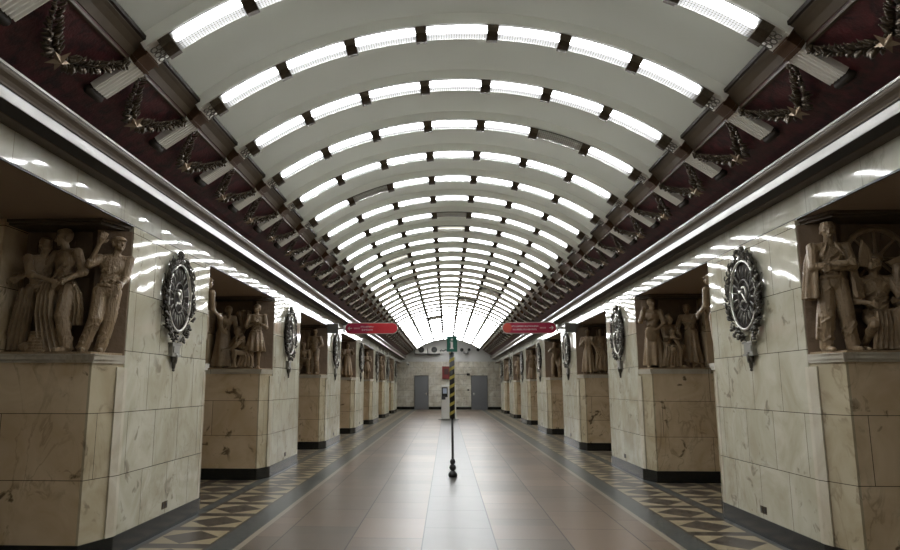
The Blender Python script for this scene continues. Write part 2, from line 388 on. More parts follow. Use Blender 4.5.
# ---------------------------------------------------------------- figure sculpting
def V(*a): return Vector(a)
class Clay:
    """a lump of overlapping limbs that is fused into ONE continuous surface"""
    def __init__(s): s.bm = bmesh.new()
    def build(s, name, voxel, parent, m='sculpt', smooth=3):
        me = bpy.data.meshes.new(name); s.bm.to_mesh(me); s.bm.free()
        o = bpy.data.objects.new(name, me); C.objects.link(o)
        a = o.modifiers.new('r', 'REMESH'); a.mode = 'VOXEL'; a.voxel_size = voxel
        b_ = o.modifiers.new('s', 'SMOOTH'); b_.factor = .5; b_.iterations = smooth if voxel > .007 else 2
        dg = bpy.context.evaluated_depsgraph_get(); dg.update()
        me2 = bpy.data.meshes.new_from_object(o.evaluated_get(dg)); o.modifiers.clear(); o.data = me2; me2.name = name
        bpy.data.meshes.remove(me)
        me2.materials.clear(); me2.materials.append(M[m])
        me2.polygons.foreach_set('use_smooth', [True] * len(me2.polygons)); me2.update()
        o.parent = parent; return o
def hand(bm, wrist, d, H, up=None, curl=.4):
    d = Vector(d).normalized(); a, b_ = frame(d)
    if up is not None:
        a = (Vector(up) - d * Vector(up).dot(d)).normalized(); b_ = d.cross(a)
    w = Vector(wrist); pc = w + d * .045 * H
    cap(bm, w, w + d * .05 * H + a * .006 * H, .015 * H, .017 * H); cap(bm, w, w + d * .05 * H - a * .010 * H, .015 * H, .016 * H)
    for i, (o_, ln) in enumerate(((-.021, .034), (-.007, .044), (.007, .047), (.021, .041))):
        k0 = w + d * .058 * H + a * o_ * H
        k1 = k0 + (d + a * o_ * 6 + b_ * curl * .5).normalized() * ln * .5 * H; k2 = k1 + (d * (1 - curl * .5) + a * o_ * 5 + b_ * curl * 1.3).normalized() * ln * .55 * H
        cap(bm, k0, k1, .0085 * H, .0078 * H, 8); cap(bm, k1, k2, .0078 * H, .0065 * H, 8)
    t0 = w + d * .018 * H + a * .014 * H; t1 = t0 + (d * .8 + a * 1.0 + b_ * .3).normalized() * .03 * H
    cap(bm, t0, t1, .0105 * H, .009 * H, 8); cap(bm, t1, t1 + (d + a * .4 + b_ * .4).normalized() * .024 * H, .009 * H, .007 * H, 8)
def head(bm, c, yaw, pitch, H, hair='short', roll=0):
    Rm = Matrix.Rotation(yaw, 3, 'Z') @ Matrix.Rotation(pitch, 3, 'X') @ Matrix.Rotation(roll, 3, 'Y')
    c = Vector(c)
    P = lambda x, y, z: c + Rm @ (Vector((x, y, z)) * H)
    ball(bm, P(0, .008, .012), (.049 * H, .060 * H, .056 * H), 3, Rm)
    ball(bm, P(0, -.014, -.022), (.037 * H, .040 * H, .046 * H), 3, Rm)       # jaw
    ball(bm, P(0, -.046, -.052), (.014 * H, .012 * H, .011 * H), 2, Rm)       # chin
    cap(bm, P(0, -.052, .008), P(0, -.066, -.016), .0065 * H, .010 * H, 8)    # nose
    for q in (-1, 1):
        cap(bm, P(q * .006, -.051, .014), P(q * .031, -.042, .014), .0085 * H, .007 * H, 8)   # brow
        ball(bm, P(q * .018, -.044, .002), .0085 * H, 1)                              # eye
        ball(bm, P(q * .026, -.036, -.014), (.014 * H, .012 * H, .012 * H), 2, Rm)     # cheek
        ball(bm, P(q * .050, .006, -.006), (.007 * H, .014 * H, .019 * H), 2, Rm)     # ear
    cap(bm, P(-.012, -.052, -.032), P(.012, -.052, -.032), .006 * H, None, 8)
    cap(bm, P(-.009, -.050, -.040), P(.009, -.050, -.040), .006 * H, None, 8)
    if hair == 'short':
        ball(bm, P(0, .014, .026), (.053 * H, .060 * H, .053 * H), 3, Rm)
        for i in range(12):
            t = 2 * PI * i / 12; ball(bm, P(.034 * math.cos(t), .008 + .042 * math.sin(t), .058), .014 * H, 1)
    elif hair == 'cap':
        ball(bm, P(0, .012, .036), (.062 * H, .068 * H, .036 * H), 3, Rm); ball(bm, P(0, -.052, .026), (.042 * H, .034 * H, .008 * H), 2, Rm)
        cap(bm, P(-.05, .01, .018), P(.05, .01, .018), .014 * H)
    elif hair == 'bun':
        ball(bm, P(0, .018, .022), (.056 * H, .060 * H, .052 * H), 3, Rm); ball(bm, P(0, .078, -.004), .030 * H, 2)
    elif hair == 'scarf':
        ball(bm, P(0, .016, .012), (.060 * H, .064 * H, .064 * H), 3, Rm)
        cap(bm, P(-.045, -.01, -.03), P(0, -.04, -.072), .013 * H, .012 * H); cap(bm, P(.045, -.01, -.03), P(0, -.04, -.072), .013 * H, .012 * H)
        cap(bm, P(0, .05, -.02), P(.0, .07, -.13), .034 * H, .02 * H)
    elif hair == 'beard':
        ball(bm, P(0, .014, .026), (.054 * H, .060 * H, .052 * H), 3, Rm); ball(bm, P(0, -.040, -.066), (.030 * H, .022 * H, .036 * H), 2, Rm)
def human(bm, x, y, H, yaw=0, J=None, hair='short', cloth='trousers', hy=0, hp=0, hr=0, top='shirt', seed=0, hem=.16, flare=.17, nf=9, handL=None, handR=None):
    """yaw 0 faces out of the relief (-y). J overrides joints (in heights, body frame); L is +x."""
    rr = random.Random(seed)
    j = dict(pel=(0, 0, .52), ch=(0, 0, .725), nk=(0, .0, .835), hd=(0, -.012, .925),
             elL=(.165, .0, .63), haL=(.17, -.06, .50), elR=(-.165, .0, .63), haR=(-.17, -.06, .50),
             knL=(.065, -.02, .28), ftL=(.075, .0, .045), knR=(-.065, -.02, .28), ftR=(-.075, .0, .045))
    j.update(J or {})
    Rm = Matrix.Rotation(yaw, 3, 'Z'); O = V(x, y, 0)
    g = {k: O + Rm @ (Vector(v) * H) for k, v in j.items()}
    loc = lambda v: Rm @ (Vector(v) * H)
    up = (g['nk'] - g['pel']).normalized()
    sx = loc((1, 0, 0)).normalized()
    fwd = Rm @ V(0, -1, 0)
    sh = {q: g['ch'] + up * .070 * H + sx * (.118 * H * (1 if q == 'L' else -1)) for q in 'LR'}
    hip = {q: g['pel'] - up * .01 * H + sx * (.052 * H * (1 if q == 'L' else -1)) for q in 'LR'}
    tr = (up.to_track_quat('Z', 'Y')).to_matrix(); 
    # a frame with z along the spine and x across the shoulders
    xz = (sx - up * sx.dot(up)).normalized(); yz = up.cross(xz); F = Matrix((xz, yz, up)).transposed()
    ball(bm, g['ch'] + up * .01 * H, (.108 * H, .070 * H, .092 * H), 3, F)
    ball(bm, g['pel'], (.086 * H, .068 * H, .070 * H), 3, F)
    mid = (g['ch'] + g['pel']) / 2; ball(bm, mid, (.080 * H, .060 * H, .11 * H), 3, F)
    for q, sg in (('L', 1), ('R', -1)):
        ball(bm, sh[q], .040 * H, 2)
        cap(bm, sh[q], g['ch'] + up * .085 * H, .036 * H, .040 * H)
        if top == 'bare': ball(bm, g['ch'] + F @ V(sg * .045 * H, -.035 * H, .015 * H), (.048 * H, .036 * H, .045 * H), 2, F)
        el, ha = g['el' + q], g['ha' + q]
        ew = .008 * H if top != 'bare' else 0
        cap(bm, sh[q], el, .037 * H + ew, .029 * H + ew)
        cap(bm, el, ha, .028 * H + (ew if top == 'coat' else 0), .017 * H + (ew if top == 'coat' else 0))
        hd_ = (handL if q == 'L' else handR) or (ha - el)
        hand(bm, ha, hd_, H, up=V(0, 0, 1) if abs(Vector(hd_).normalized().z) < .8 else sx)
        if top == 'shirt':     # rolled sleeve + creases
            m_ = el + (ha - el) * .12; cap(bm, el, m_, .037 * H, .036 * H)
            for i in range(4):
                t = .25 + .2 * i; c = sh[q].lerp(el, t); a_, b_ = frame(el - sh[q]); w = .036 * H
                an = rr.uniform(0, 6.28); cap(bm, c + (a_ * math.cos(an) + b_ * math.sin(an)) * w, c + (el - sh[q]) * .12 + (a_ * math.cos(an + 1.3) + b_ * math.sin(an + 1.3)) * w, .008 * H, .005 * H, 6)
        kn, ft = g['kn' + q], g['ft' + q]
        lw = .020 * H if cloth == 'trousers' else 0
        cap(bm, hip[q], kn, .058 * H + lw * .5, .040 * H + lw); cap(bm, kn, ft, .039 * H + lw, .024 * H + lw * 1.2)
        calf = kn.lerp(ft, .3) - fwd * .012 * H; ball(bm, calf, .036 * H + lw, 2)
        fd = fwd * .11 * H if not j.get('fd' + q) else Rm @ (V(*j['fd' + q]) * .11 * H)
        cap(bm, ft + V(0, 0, -.018 * H), ft + fd + V(0, 0, -.028 * H), .027 * H, .020 * H); ball(bm, ft - fwd * .018 * H + V(0, 0, -.02 * H), .026 * H, 2)
        if cloth == 'trousers':
            for i in range(18):
                seg = (hip[q], kn) if i % 2 else (kn, ft)
                t = rr.uniform(.1, .95); c = seg[0].lerp(seg[1], t); a_, b_ = frame(seg[1] - seg[0]); w = (.060 - .012 * t) * H if i % 2 else (.056 - .012 * t) * H
                an = rr.uniform(0, 6.28); dd = (seg[1] - seg[0]) * rr.uniform(.12, .3)
                cap(bm, c + (a_ * math.cos(an) + b_ * math.sin(an)) * w, c + dd + (a_ * math.cos(an + .9) + b_ * math.sin(an + .9)) * w, .013 * H, .006 * H, 6)
    cap(bm, g['ch'] + up * .08 * H, g['hd'] - V(0, 0, .03 * H), .036 * H, .033 * H)
    head(bm, g['hd'], yaw + hy, hp, H, hair, hr)
    if top != 'bare':
        for i in range(20):      # torso creases
            t = rr.uniform(.0, 1); c = g['pel'].lerp(g['ch'], t); an = rr.uniform(-2.6, -.5); w = V(.088 * math.cos(an) * H, .070 * math.sin(an) * H, 0)
            w2 = V(.088 * math.cos(an + .7) * H, .070 * math.sin(an + .7) * H, rr.uniform(.02, .08) * H)
            cap(bm, c + F @ w, c + F @ w2, .011 * H, .007 * H, 6)
        lathe_c = g['pel'] + up * .045 * H
        loft(bm, [[lathe_c + F @ V(.093 * H * math.cos(t) , .076 * H * math.sin(t), dz * H) for t in [2 * PI * i / 20 for i in range(20)]] for dz in (-.012, .012)])
    if cloth in ('skirt', 'robe'):
        z1 = hem; c0 = g['pel'] + up * .05 * H; cb = (g['ftL'] + g['ftR']) / 2
        kc = (g['knL'] + g['knR']) / 2
        rings = []; ph = rr.uniform(0, 6)
        for i in range(9):
            t = i / 8; c = c0.lerp(kc, min(1, t * 1.4)) if t < .7 else kc.lerp(V(cb.x, cb.y, z1 * H), (t - .7) / .3)
            c = V(c.x, c.y, c0.z + (z1 * H - c0.z) * t)
            w = (.088 + (flare - .088) * t ** .8) * H; dp = (.072 + (flare * .85 - .072) * t ** .8) * H
            ring = []
            for k in range(nf * 8):
                a_ = 2 * PI * k / (nf * 8); f = 1 + (.02 + .13 * t) * math.sin(nf * a_ + ph + .8 * math.sin(2 * a_ + t * 2)) 
                ring.append(c + Rm @ V(w * f * math.cos(a_), dp * f * math.sin(a_), 0))
            rings.append(ring)
        loft(bm, rings)
    if top == 'coat':            # greatcoat hung over the shoulders, open in front
        rings = []
        for i in range(8):
            t = i / 7; c = g['ch'].lerp(V(g['pel'].x, g['pel'].y, .40 * H), t) + V(0, 0, .085 * H * (1 - t))
            w = (.075 + .085 * min(1, t * 6) ** .7 + .04 * t) * H; dp = (.055 + .035 * min(1, t * 5) + .035 * t) * H; ring = []
            nk_ = 90; o0, o1 = math.radians(-48), math.radians(228)
            for k in range(nk_ + 1):
                a_ = o0 + (o1 - o0) * k / nk_; f = 1 + (.03 + .08 * t) * math.sin(a_ * 13 + 1)
                ring.append(c + Rm @ V(w * f * math.cos(a_), dp * f * math.sin(a_) + .01 * H, 0))
            for k in range(nk_, -1, -1):
                a_ = o0 + (o1 - o0) * k / nk_; f = .86 + (.03 + .08 * t) * math.sin(a_ * 13 + 1)
                ring.append(c + Rm @ V(w * f * math.cos(a_), dp * f * math.sin(a_) + .01 * H, 0))
            rings.append(ring)
        loft(bm, rings)
        for q in (-1, 1): cap(bm, g['ch'] + F @ V(q * .03 * H, -.05 * H, .10 * H), g['ch'] + F @ V(q * .075 * H, -.07 * H, .0), .009 * H, .007 * H)
    return g
def drape(bm, pts, w0, w1, th, seed=0, nf=5):
    """hanging cloth: a wavy thick ribbon down through pts"""
    rr = random.Random(seed); rings = []; n_p = len(pts)
    for i, p in enumerate(pts):
        t = i / (n_p - 1); w = w0 + (w1 - w0) * t; p = Vector(p); r = []
        for k in range(25):
            u = k / 24 - .5; r.append(p + V(u * w, -th * (.6 + .9 * math.sin(u * nf * 6.28 + seed + t)) - .0, 0))
        for k in range(24, -1, -1):
            u = k / 24 - .5; r.append(p + V(u * w, th * 1.6, 0))
        rings.append(r)
    loft(bm, rings)

# relief compositions. local frame: x to the hall, -y out of the niche, z up from the ledge
FH = 1.25
def comp_workers(m):
    """three men handing over a rope, the third on the corner with his arm raised"""
    F = []
    c = Clay(); human(c.bm, -.24 * m, -.15, FH * .97, yaw=.95 * m, hair='short', seed=1, hp=.25, J=dict(ch=(0, -.03, .715), nk=(0, -.05, .82), hd=(0, -.075, .905),
        elL=(.13, -.15, .66), haL=(.06, -.32, .60), elR=(-.13, -.14, .64), haR=(-.05, -.31, .585), knL=(.07, -.09, .28), ftL=(.08, -.10, .045), knR=(-.07, .05, .27), ftR=(-.08, .10, .045)), top='shirt')
    drape(c.bm, [(-.29 * m, -.24, .66), (-.32 * m, -.25, .4), (-.36 * m, -.23, .2), (-.38 * m, -.21, .03)], .16, .24, .022, 2, 4); F.append(('figure', c))
    c = Clay(); human(c.bm, .06 * m, -.20, FH * 1.02, yaw=-.35 * m, hair='short', seed=2, hy=-.7 * m, hp=.18, J=dict(hd=(-.02 * m, -.02, .925), pel=(.0, 0, .52),
        **({'elR': (-.17, -.05, .70), 'haR': (-.26, -.16, .61), 'elL': (.19, .01, .64), 'haL': (.10, -.14, .53)} if m > 0 else {'elL': (.17, -.05, .70), 'haL': (.26, -.16, .61), 'elR': (-.19, .01, .64), 'haR': (-.10, -.14, .53)}),
        knL=(.085, -.07, .28), ftL=(.12, -.03, .045), knR=(-.06, -.02, .28), ftR=(-.07, .05, .045)), top='shirt', cloth='trousers')
    drape(c.bm, [(-.03 * m, -.31, .72), (-.06 * m, -.32, .58), (-.06 * m, -.32, .38), (-.01 * m, -.31, .14), (.02 * m, -.30, .02)], .13, .24, .026, 4, 4)

    drape(c.bm, [(.16 * m, -.26, .72), (.22 * m, -.25, .6), (.23 * m, -.23, .45), (.21 * m, -.20, .28)], .08, .12, .022, 3, 3)
    F.append(('figure', c))
    c = Clay(); human(c.bm, .47 * m, -.17, FH * .98, yaw=.45 * m, hair='cap', seed=3, hy=.5 * m, hp=-.05, J=dict(pel=(.02 * m, 0, .51), ch=(.05 * m, 0, .715), nk=(.06 * m, 0, .825), hd=(.085 * m, -.015, .915),
        **({'elR': (-.13, -.06, .72), 'haR': (-.06, -.12, .89), 'elL': (.15, -.04, .62), 'haL': (.13, -.15, .56), 'knR': (-.05, -.07, .28), 'ftR': (-.13, -.02, .045), 'knL': (.05, -.01, .28), 'ftL': (.0, .02, .045)} if m > 0 else
           {'elL': (.13, -.06, .72), 'haL': (.06, -.12, .89), 'elR': (-.15, -.04, .62), 'haR': (-.13, -.15, .56), 'knL': (.05, -.07, .28), 'ftL': (.13, -.02, .045), 'knR': (-.05, -.01, .28), 'ftR': (-.0, .02, .045)})), top='shirt')
    F.append(('figure', c))
    c = Clay()
    for i in range(7):
        r = .115 - .004 * i; tube(c.bm, [((-.10 + .0 * i) * m + r * math.cos(t), -.27 + r * .6 * math.sin(t), .02 + .03 * i) for t in [2 * PI * k / 24 for k in range(25)]], .017, 6)
    ball(c.bm, (-.22 * m, -.28, .05), (.09, .07, .06)); F.append(('coiled_rope', c))
    return F
def comp_geologists(m):
    """standing man in a greatcoat, seated woman looking up with drawings, big wheel behind"""
    F = []
    c = Clay(); human(c.bm, .45 * m, -.19, FH * 1.02, yaw=.1 * m, hair='short', top='coat', seed=5, hy=.25 * m, J=dict(elL=(.14, -.05, .64), haL=(-.03, -.13, .62), elR=(-.14, -.05, .64), haR=(.04, -.15, .65),
        knL=(.07, -.02, .28), ftL=(.09, -.02, .045), knR=(-.06, -.01, .28), ftR=(-.07, .03, .045)))
    drape(c.bm, [(.52 * m, -.16, .55), (.54 * m, -.16, .35), (.55 * m, -.16, .12)], .10, .16, .016, 5, 3)
    F.append(('figure', c))
    c = Clay(); human(c.bm, .05 * m, -.18, FH * .98, yaw=.2 * m, hair='scarf', cloth='bareleg', seed=6, hp=-.55, hy=.5 * m, J=dict(pel=(0, .02, .28), ch=(.0, -.01, .49), nk=(.0, -.02, .60), hd=(.01 * m, -.04, .685),
        elL=(.16, -.07, .40), haL=(.07, -.18, .38), elR=(-.16, -.06, .40), haR=(-.10, -.18, .36), knL=(.11, -.16, .30), ftL=(.10, -.12, .045), knR=(-.10, -.19, .20), ftR=(-.11, .02, .045)))
    drape(c.bm, [(.05 * m, -.34, .38), (.05 * m, -.36, .26), (.05 * m, -.33, .10), (.05 * m, -.33, .02)], .22, .30, .022, 7, 6)
    F.append(('figure', c))
    c = Clay(); human(c.bm, -.28 * m, -.17, FH * .95, yaw=-.3 * m, hair='short', seed=8, hy=.9 * m, hp=.3, J=dict(pel=(0, .02, .40), ch=(.02 * m, -.03, .60), nk=(.03 * m, -.05, .70), hd=(.05 * m, -.07, .78),
        elL=(.15, -.1, .52), haL=(.1, -.2, .44), elR=(-.16, -.05, .52), haR=(-.12, -.17, .42), knL=(.07, -.12, .27), ftL=(.07, -.04, .045), knR=(-.08, -.14, .22), ftR=(-.09, .05, .045)))
    F.append(('figure', c))
    c = Clay()
    tube(c.bm, [(-.08 * m + .30 * math.cos(t), -.05, .93 + .30 * math.sin(t)) for t in [2 * PI * k / 40 for k in range(41)]], .03, 8)
    for k in range(8): cap(c.bm, (-.08 * m, -.05, .93), (-.08 * m + .3 * math.cos(k * PI / 4), -.05, .93 + .3 * math.sin(k * PI / 4)), .022, .013)
    ball(c.bm, (-.08 * m, -.06, .93), (.06, .05, .06)); F.append(('great_wheel', c))
    c = Clay(); prism(c.bm, [(.10 * m, .80), (.24 * m, .82), (.17 * m, 1.08), (.10 * m, .98)], -.27, -.245, 'y'); F.append(('drawing_sheet', c)); c = Clay(); prism(c.bm, [(-.04 * m, .86), (-.32 * m, .98), (-.26 * m, .84), (-.13 * m, .78)], -.25, -.225, 'y'); F.append(('drawing_sheet', c))
    return F
def comp_harvest(m):
    F = []
    c = Clay(); human(c.bm, -.27 * m, -.18, FH * 1.0, yaw=.8 * m, hair='beard', cloth='robe', hem=.03, flare=.17, seed=11, hp=.35, top='shirt', J=dict(pel=(0, .02, .53), ch=(0, -.06, .70), nk=(0, -.10, .79), hd=(0, -.14, .86),
        elL=(.13, -.16, .58), haL=(.08, -.26, .44), elR=(-.13, -.16, .58), haR=(-.06, -.28, .46)), nf=7); F.append(('figure', c))
    c = Clay(); human(c.bm, .10 * m, -.20, FH * .92, yaw=-.8 * m, hair='scarf', cloth='bareleg', seed=12, hp=.3, J=dict(pel=(0, .10, .24), ch=(0, -.02, .43), nk=(0, -.06, .53), hd=(0, -.09, .61),
        elL=(.12, -.17, .36), haL=(.06, -.30, .27), elR=(-.12, -.16, .35), haR=(-.05, -.30, .30), knL=(.08, -.17, .27), ftL=(.08, -.16, .045), knR=(-.08, -.10, .06), ftR=(-.08, .14, .05)))
    drape(c.bm, [(.16 * m, -.24, .33), (.20 * m, -.26, .2), (.18 * m, -.26, .03)], .2, .36, .022, 7, 5); F.append(('figure', c))
    c = Clay(); human(c.bm, .36 * m, -.20, FH * .98, yaw=.25 * m, hair='bun', cloth='skirt', hem=.26, flare=.15, seed=13, hy=-.4 * m, J=dict(elL=(.15, -.06, .63), haL=(.04, -.13, .70), elR=(-.15, -.06, .63), haR=(-.03, -.14, .66),
        knL=(.05, -.02, .28), ftL=(.05, .0, .045), knR=(-.05, -.02, .28), ftR=(-.05, .02, .045)), nf=10); F.append(('figure', c))
    c = Clay(); rr = random.Random(4)
    for i in range(26):
        a = rr.uniform(-.35, .35); b_ = V(.08 * m, -.08, .62); e = b_ + V(math.sin(a) * .42, rr.uniform(-.06, .04), math.cos(a) * .46); cap(c.bm, b_, e, .014, .012, 6); ball(c.bm, e, (.018, .018, .045), 1)
    F.append(('wheat_sheaf', c)); return F
def comp_family(m):
    F = []
    c = Clay(); human(c.bm, .40 * m, -.19, FH * 1.03, yaw=.2 * m, hair='beard', cloth='robe', hem=.04, flare=.14, seed=21, hy=-.5 * m, nf=8, J=dict(elL=(.16, -.04, .64), haL=(.08, -.12, .56), elR=(-.16, -.05, .66), haR=(-.13, -.13, .78)))
    ball(c.bm, (.46 * m, -.33, .62), (.12, .03, .15)); F.append(('figure', c))
    c = Clay(); human(c.bm, .12 * m, -.19, FH * .95, yaw=-.5 * m, hair='scarf', cloth='bareleg', seed=22, hy=-.2 * m, hp=.2, J=dict(pel=(0, .03, .36), ch=(0, -.0, .57), nk=(0, -.02, .68), hd=(0, -.04, .765),
        elL=(.15, -.08, .49), haL=(.04, -.20, .50), elR=(-.15, -.08, .47), haR=(-.03, -.22, .44), knL=(.08, -.18, .33), ftL=(.07, -.14, .045), knR=(-.08, -.17, .28), ftR=(-.09, -.06, .045)))
    drape(c.bm, [(.12 * m, -.37, .40), (.12 * m, -.38, .25), (.13 * m, -.34, .03)], .26, .36, .024, 3, 6)
    ball(c.bm, (.10 * m, -.36, .66), .052); cap(c.bm, (.10 * m, -.35, .6), (.02 * m, -.37, .46), .05, .035); cap(c.bm, (.02 * m, -.37, .46), (-.05 * m, -.39, .30), .03, .02); F.append(('figure', c))
    c = Clay(); human(c.bm, -.30 * m, -.17, FH * .98, yaw=.8 * m, hair='short', seed=23, cloth='robe', hem=.08, flare=.15, nf=8, hp=.2, J=dict(ch=(0, -.04, .70), nk=(0, -.07, .80), hd=(0, -.10, .88), elL=(.12, -.16, .68), haL=(.05, -.32, .70), elR=(-.12, -.16, .62), haR=(-.05, -.28, .55))); F.append(('figure', c))
    c = Clay()
    for i in range(5): cap(c.bm, ((-.45 + .12 * i) * m, -.20, .04), ((-.40 + .12 * i) * m, -.24, .12), .06, .04)
    F.append(('stone_heap', c)); return F
def comp_sailors(m):
    F = []
    c = Clay(); human(c.bm, .32 * m, -.20, FH * 1.0, yaw=-.2 * m, hair='cap', seed=31, hy=.4 * m, J=dict(elL=(.19, -.02, .64), haL=(.12, -.13, .56), elR=(-.17, -.02, .72), haR=(-.10, -.13, .84), knL=(.08, -.1, .29), ftL=(.1, -.06, .045))); F.append(('figure', c))
    c = Clay(); human(c.bm, -.28 * m, -.18, FH * 1.02, yaw=.3 * m, hair='short', top='coat', seed=32, hy=.4 * m, J=dict(elL=(.15, -.06, .64), haL=(.04, -.16, .60), elR=(-.16, -.02, .62), haR=(-.12, -.14, .52))); F.append(('figure', c))
    c = Clay(); human(c.bm, .02 * m, -.24, FH * .95, yaw=.1, hair='short', seed=33, hp=.2, J=dict(pel=(0, .06, .26), ch=(0, .0, .46), nk=(0, -.03, .57), hd=(0, -.05, .655), elL=(.15, -.08, .38), haL=(.12, -.18, .28), elR=(-.15, -.08, .38), haR=(-.08, -.18, .33), knL=(.12, -.16, .30), ftL=(.12, -.10, .045), knR=(-.11, -.12, .10), ftR=(-.12, .1, .05))); F.append(('figure', c))
    c = Clay(); drape(c.bm, [(0, -.06, 1.22), (-.05 * m, -.07, 1.05), (.03 * m, -.06, .85), (0, -.05, .6)], .34, .5, .03, 9, 5); cap(c.bm, (.2 * m, -.09, .1), (.12 * m, -.10, 1.28), .015); F.append(('banner', c)); return F
def comp_weavers(m):
    F = []
    c = Clay(); human(c.bm, .36 * m, -.19, FH * .97, yaw=.5 * m, hair='bun', cloth='robe', hem=.05, flare=.15, seed=41, J=dict(elL=(.14, -.10, .68), haL=(.10, -.20, .80), elR=(-.14, -.08, .64), haR=(-.06, -.18, .70))); F.append(('figure', c))
    c = Clay(); human(c.bm, .02 * m, -.20, FH * .98, yaw=-.2 * m, hair='scarf', cloth='skirt', hem=.12, flare=.16, seed=42, hy=.5 * m, J=dict(elL=(.16, -.05, .66), haL=(.18, -.15, .74), elR=(-.16, -.04, .62), haR=(-.06, -.16, .58))); F.append(('figure', c))
    c = Clay(); human(c.bm, -.34 * m, -.18, FH * .95, yaw=.6 * m, hair='scarf', cloth='robe', hem=.04, flare=.16, seed=43, hp=.3, J=dict(ch=(0, -.04, .70), nk=(0, -.07, .80), hd=(0, -.1, .875), elL=(.13, -.14, .60), haL=(.06, -.26, .56), elR=(-.13, -.13, .58), haR=(-.05, -.26, .5))); F.append(('figure', c))
    c = Clay(); drape(c.bm, [(.18 * m, -.28, .86), (.1 * m, -.33, .7), (.0, -.34, .45), (.06 * m, -.32, .1)], .16, .34, .025, 2, 5)
    for k in range(4): cap(c.bm, ((-.4 + .22 * k) * m, -.04, .1), ((-.36 + .22 * k) * m, -.05, 1.2), .03, .02)
    F.append(('cloth_bolt', c)); return F

def relief(comp, s, label, voxel):
    """s: -1 left pier (hall on +x), +1 right pier (hall on -x); sits in the near niche"""
    m = 1 if s < 0 else -1
    t = thing('relief_sculpture', label, 'relief')
    bm = bmesh.new()
    # backdrop slab with the chamfered return towards the hall
    prism(bm, [(m * a, b_) for a, b_ in ((-.485, -.025), (.22, -.025), (.33, -.13), (.635, -.014), (.64, 0), (-.485, 0))], .0, 1.30)
    for q in range(5): box(bm, *sorted((m * (-.47 + .2 * q), m * (-.36 + .2 * q))), -.04, -.025, .9 - .1 * (q % 2), 1.2)
    finish('backdrop', bm, 'sculptback', t)
    bm = bmesh.new(); prism(bm, [(m * a, b_) for a, b_ in ((-.485, -.40), (.50, -.40), (.63, -.01), (-.485, -.01))], 0, .022)
    finish('base_slab', bm, 'sculpt', t)
    for nm, c in comp(m):
        for v in c.bm.verts:
            v.co.z += .015
            v.co.y = max(v.co.y, -.43); v.co.x = max(-.49, v.co.x) if m > 0 else min(.49, v.co.x)
        c.build(nm, voxel, t)
    return t
def place_relief(t, s, i, far=False):
    y = NEAR0 + PER * i
    t.location = (s * (W + .65), y + (.0 if not far else PL), ZL)
    t.rotation_euler = (0, 0, 0) if not far else (0, 0, PI)
comps = [comp_workers, comp_geologists, comp_harvest, comp_family, comp_sailors, comp_weavers]
plan = {-1: [0, 2, 4, 5, 2, 3, 4], 1: [1, 3, 5, 4, 3, 2, 5]}
txt = ['brown relief of three workmen passing rope, one raising his arm', 'brown relief of greatcoated man beside seated woman with drawings and wheel',
       'brown relief of bent bearded man, kneeling woman and wheat sheaf', 'brown relief of robed man, seated mother with child and reaching man',
       'brown relief of three men below a hanging banner', 'brown relief of three women working a bolt of cloth']
cache = {}
for s in (-1, 1):
    side = 'left' if s < 0 else 'right'
    for i, ci in enumerate(plan[s]):
        lab = txt[ci] + ', ' + ('nearest' if i == 0 else ORD[i]) + ' ' + side + ' pier'
        if (s, ci) in cache: t = copy_tree(cache[(s, ci)]); t['label'] = lab
        else: t = cache[(s, ci)] = relief(comps[ci], s, lab, .006 if i == 0 else (.0085 if i == 1 else .012))
        t['group'] = 'relief sculptures on the marble piers'
        place_relief(t, s, i)
# far-side niches: only slivers show past the hall faces (uses the other side's casting, turned round)
for s in (-1, 1):
    side = 'left' if s < 0 else 'right'
    for i, ci in ((0, 0), (1, 4), (2, 5)):
        key = (-s, ci)
        lab = 'brown relief edge seen round the far corner, %s %s pier' % ('nearest' if i == 0 else ORD[i], side)
        if key in cache: t = copy_tree(cache[key]); t['label'] = lab
        else: t = cache[key] = relief(comps[ci], -s, lab, .011)
        t['group'] = 'relief sculptures on the far faces of the piers'
        place_relief(t, s, i, True)

# ---------------------------------------------------------------- wall medallions (local: x along wall, -y outwards, z from centre)
def leaf(bm, c, d, nrm, ln, wd, th=.008):
    d = Vector(d).normalized(); nrm = Vector(nrm).normalized(); a = d.cross(nrm).normalized(); c = Vector(c)
    prof = [(0, .12), (.25, .8), (.5, 1), (.75, .7), (1, .05)]
    rings = []
    for t, w in prof:
        p = c + d * ln * t + nrm * th * math.sin(t * PI) * 1.5
        rings.append([p + a * wd * w, p + nrm * th, p - a * wd * w, p - nrm * th * .4])
    loft(bm, rings)
def ringmesh(bm, r0, r1, y0, y1, k=48):
    rings = [[(r * math.cos(2 * PI * i / k), y, r * math.sin(2 * PI * i / k)) for i in range(k)] for r, y in ((r0, y0), (r0, y1), (r1, y1), (r1, y0))]
    vr = [[bm.verts.new(p) for p in r] for r in rings]
    for q in range(4):
        a, b_ = vr[q], vr[(q + 1) % 4]
        for i in range(k): bm.faces.new([a[i], a[(i + 1) % k], b_[(i + 1) % k], b_[i]])
def disc(bm, r, y0, y1, k=40): prism(bm, [(r * math.cos(2 * PI * i / k), r * math.sin(2 * PI * i / k)) for i in range(k)], y0, y1, 'y')
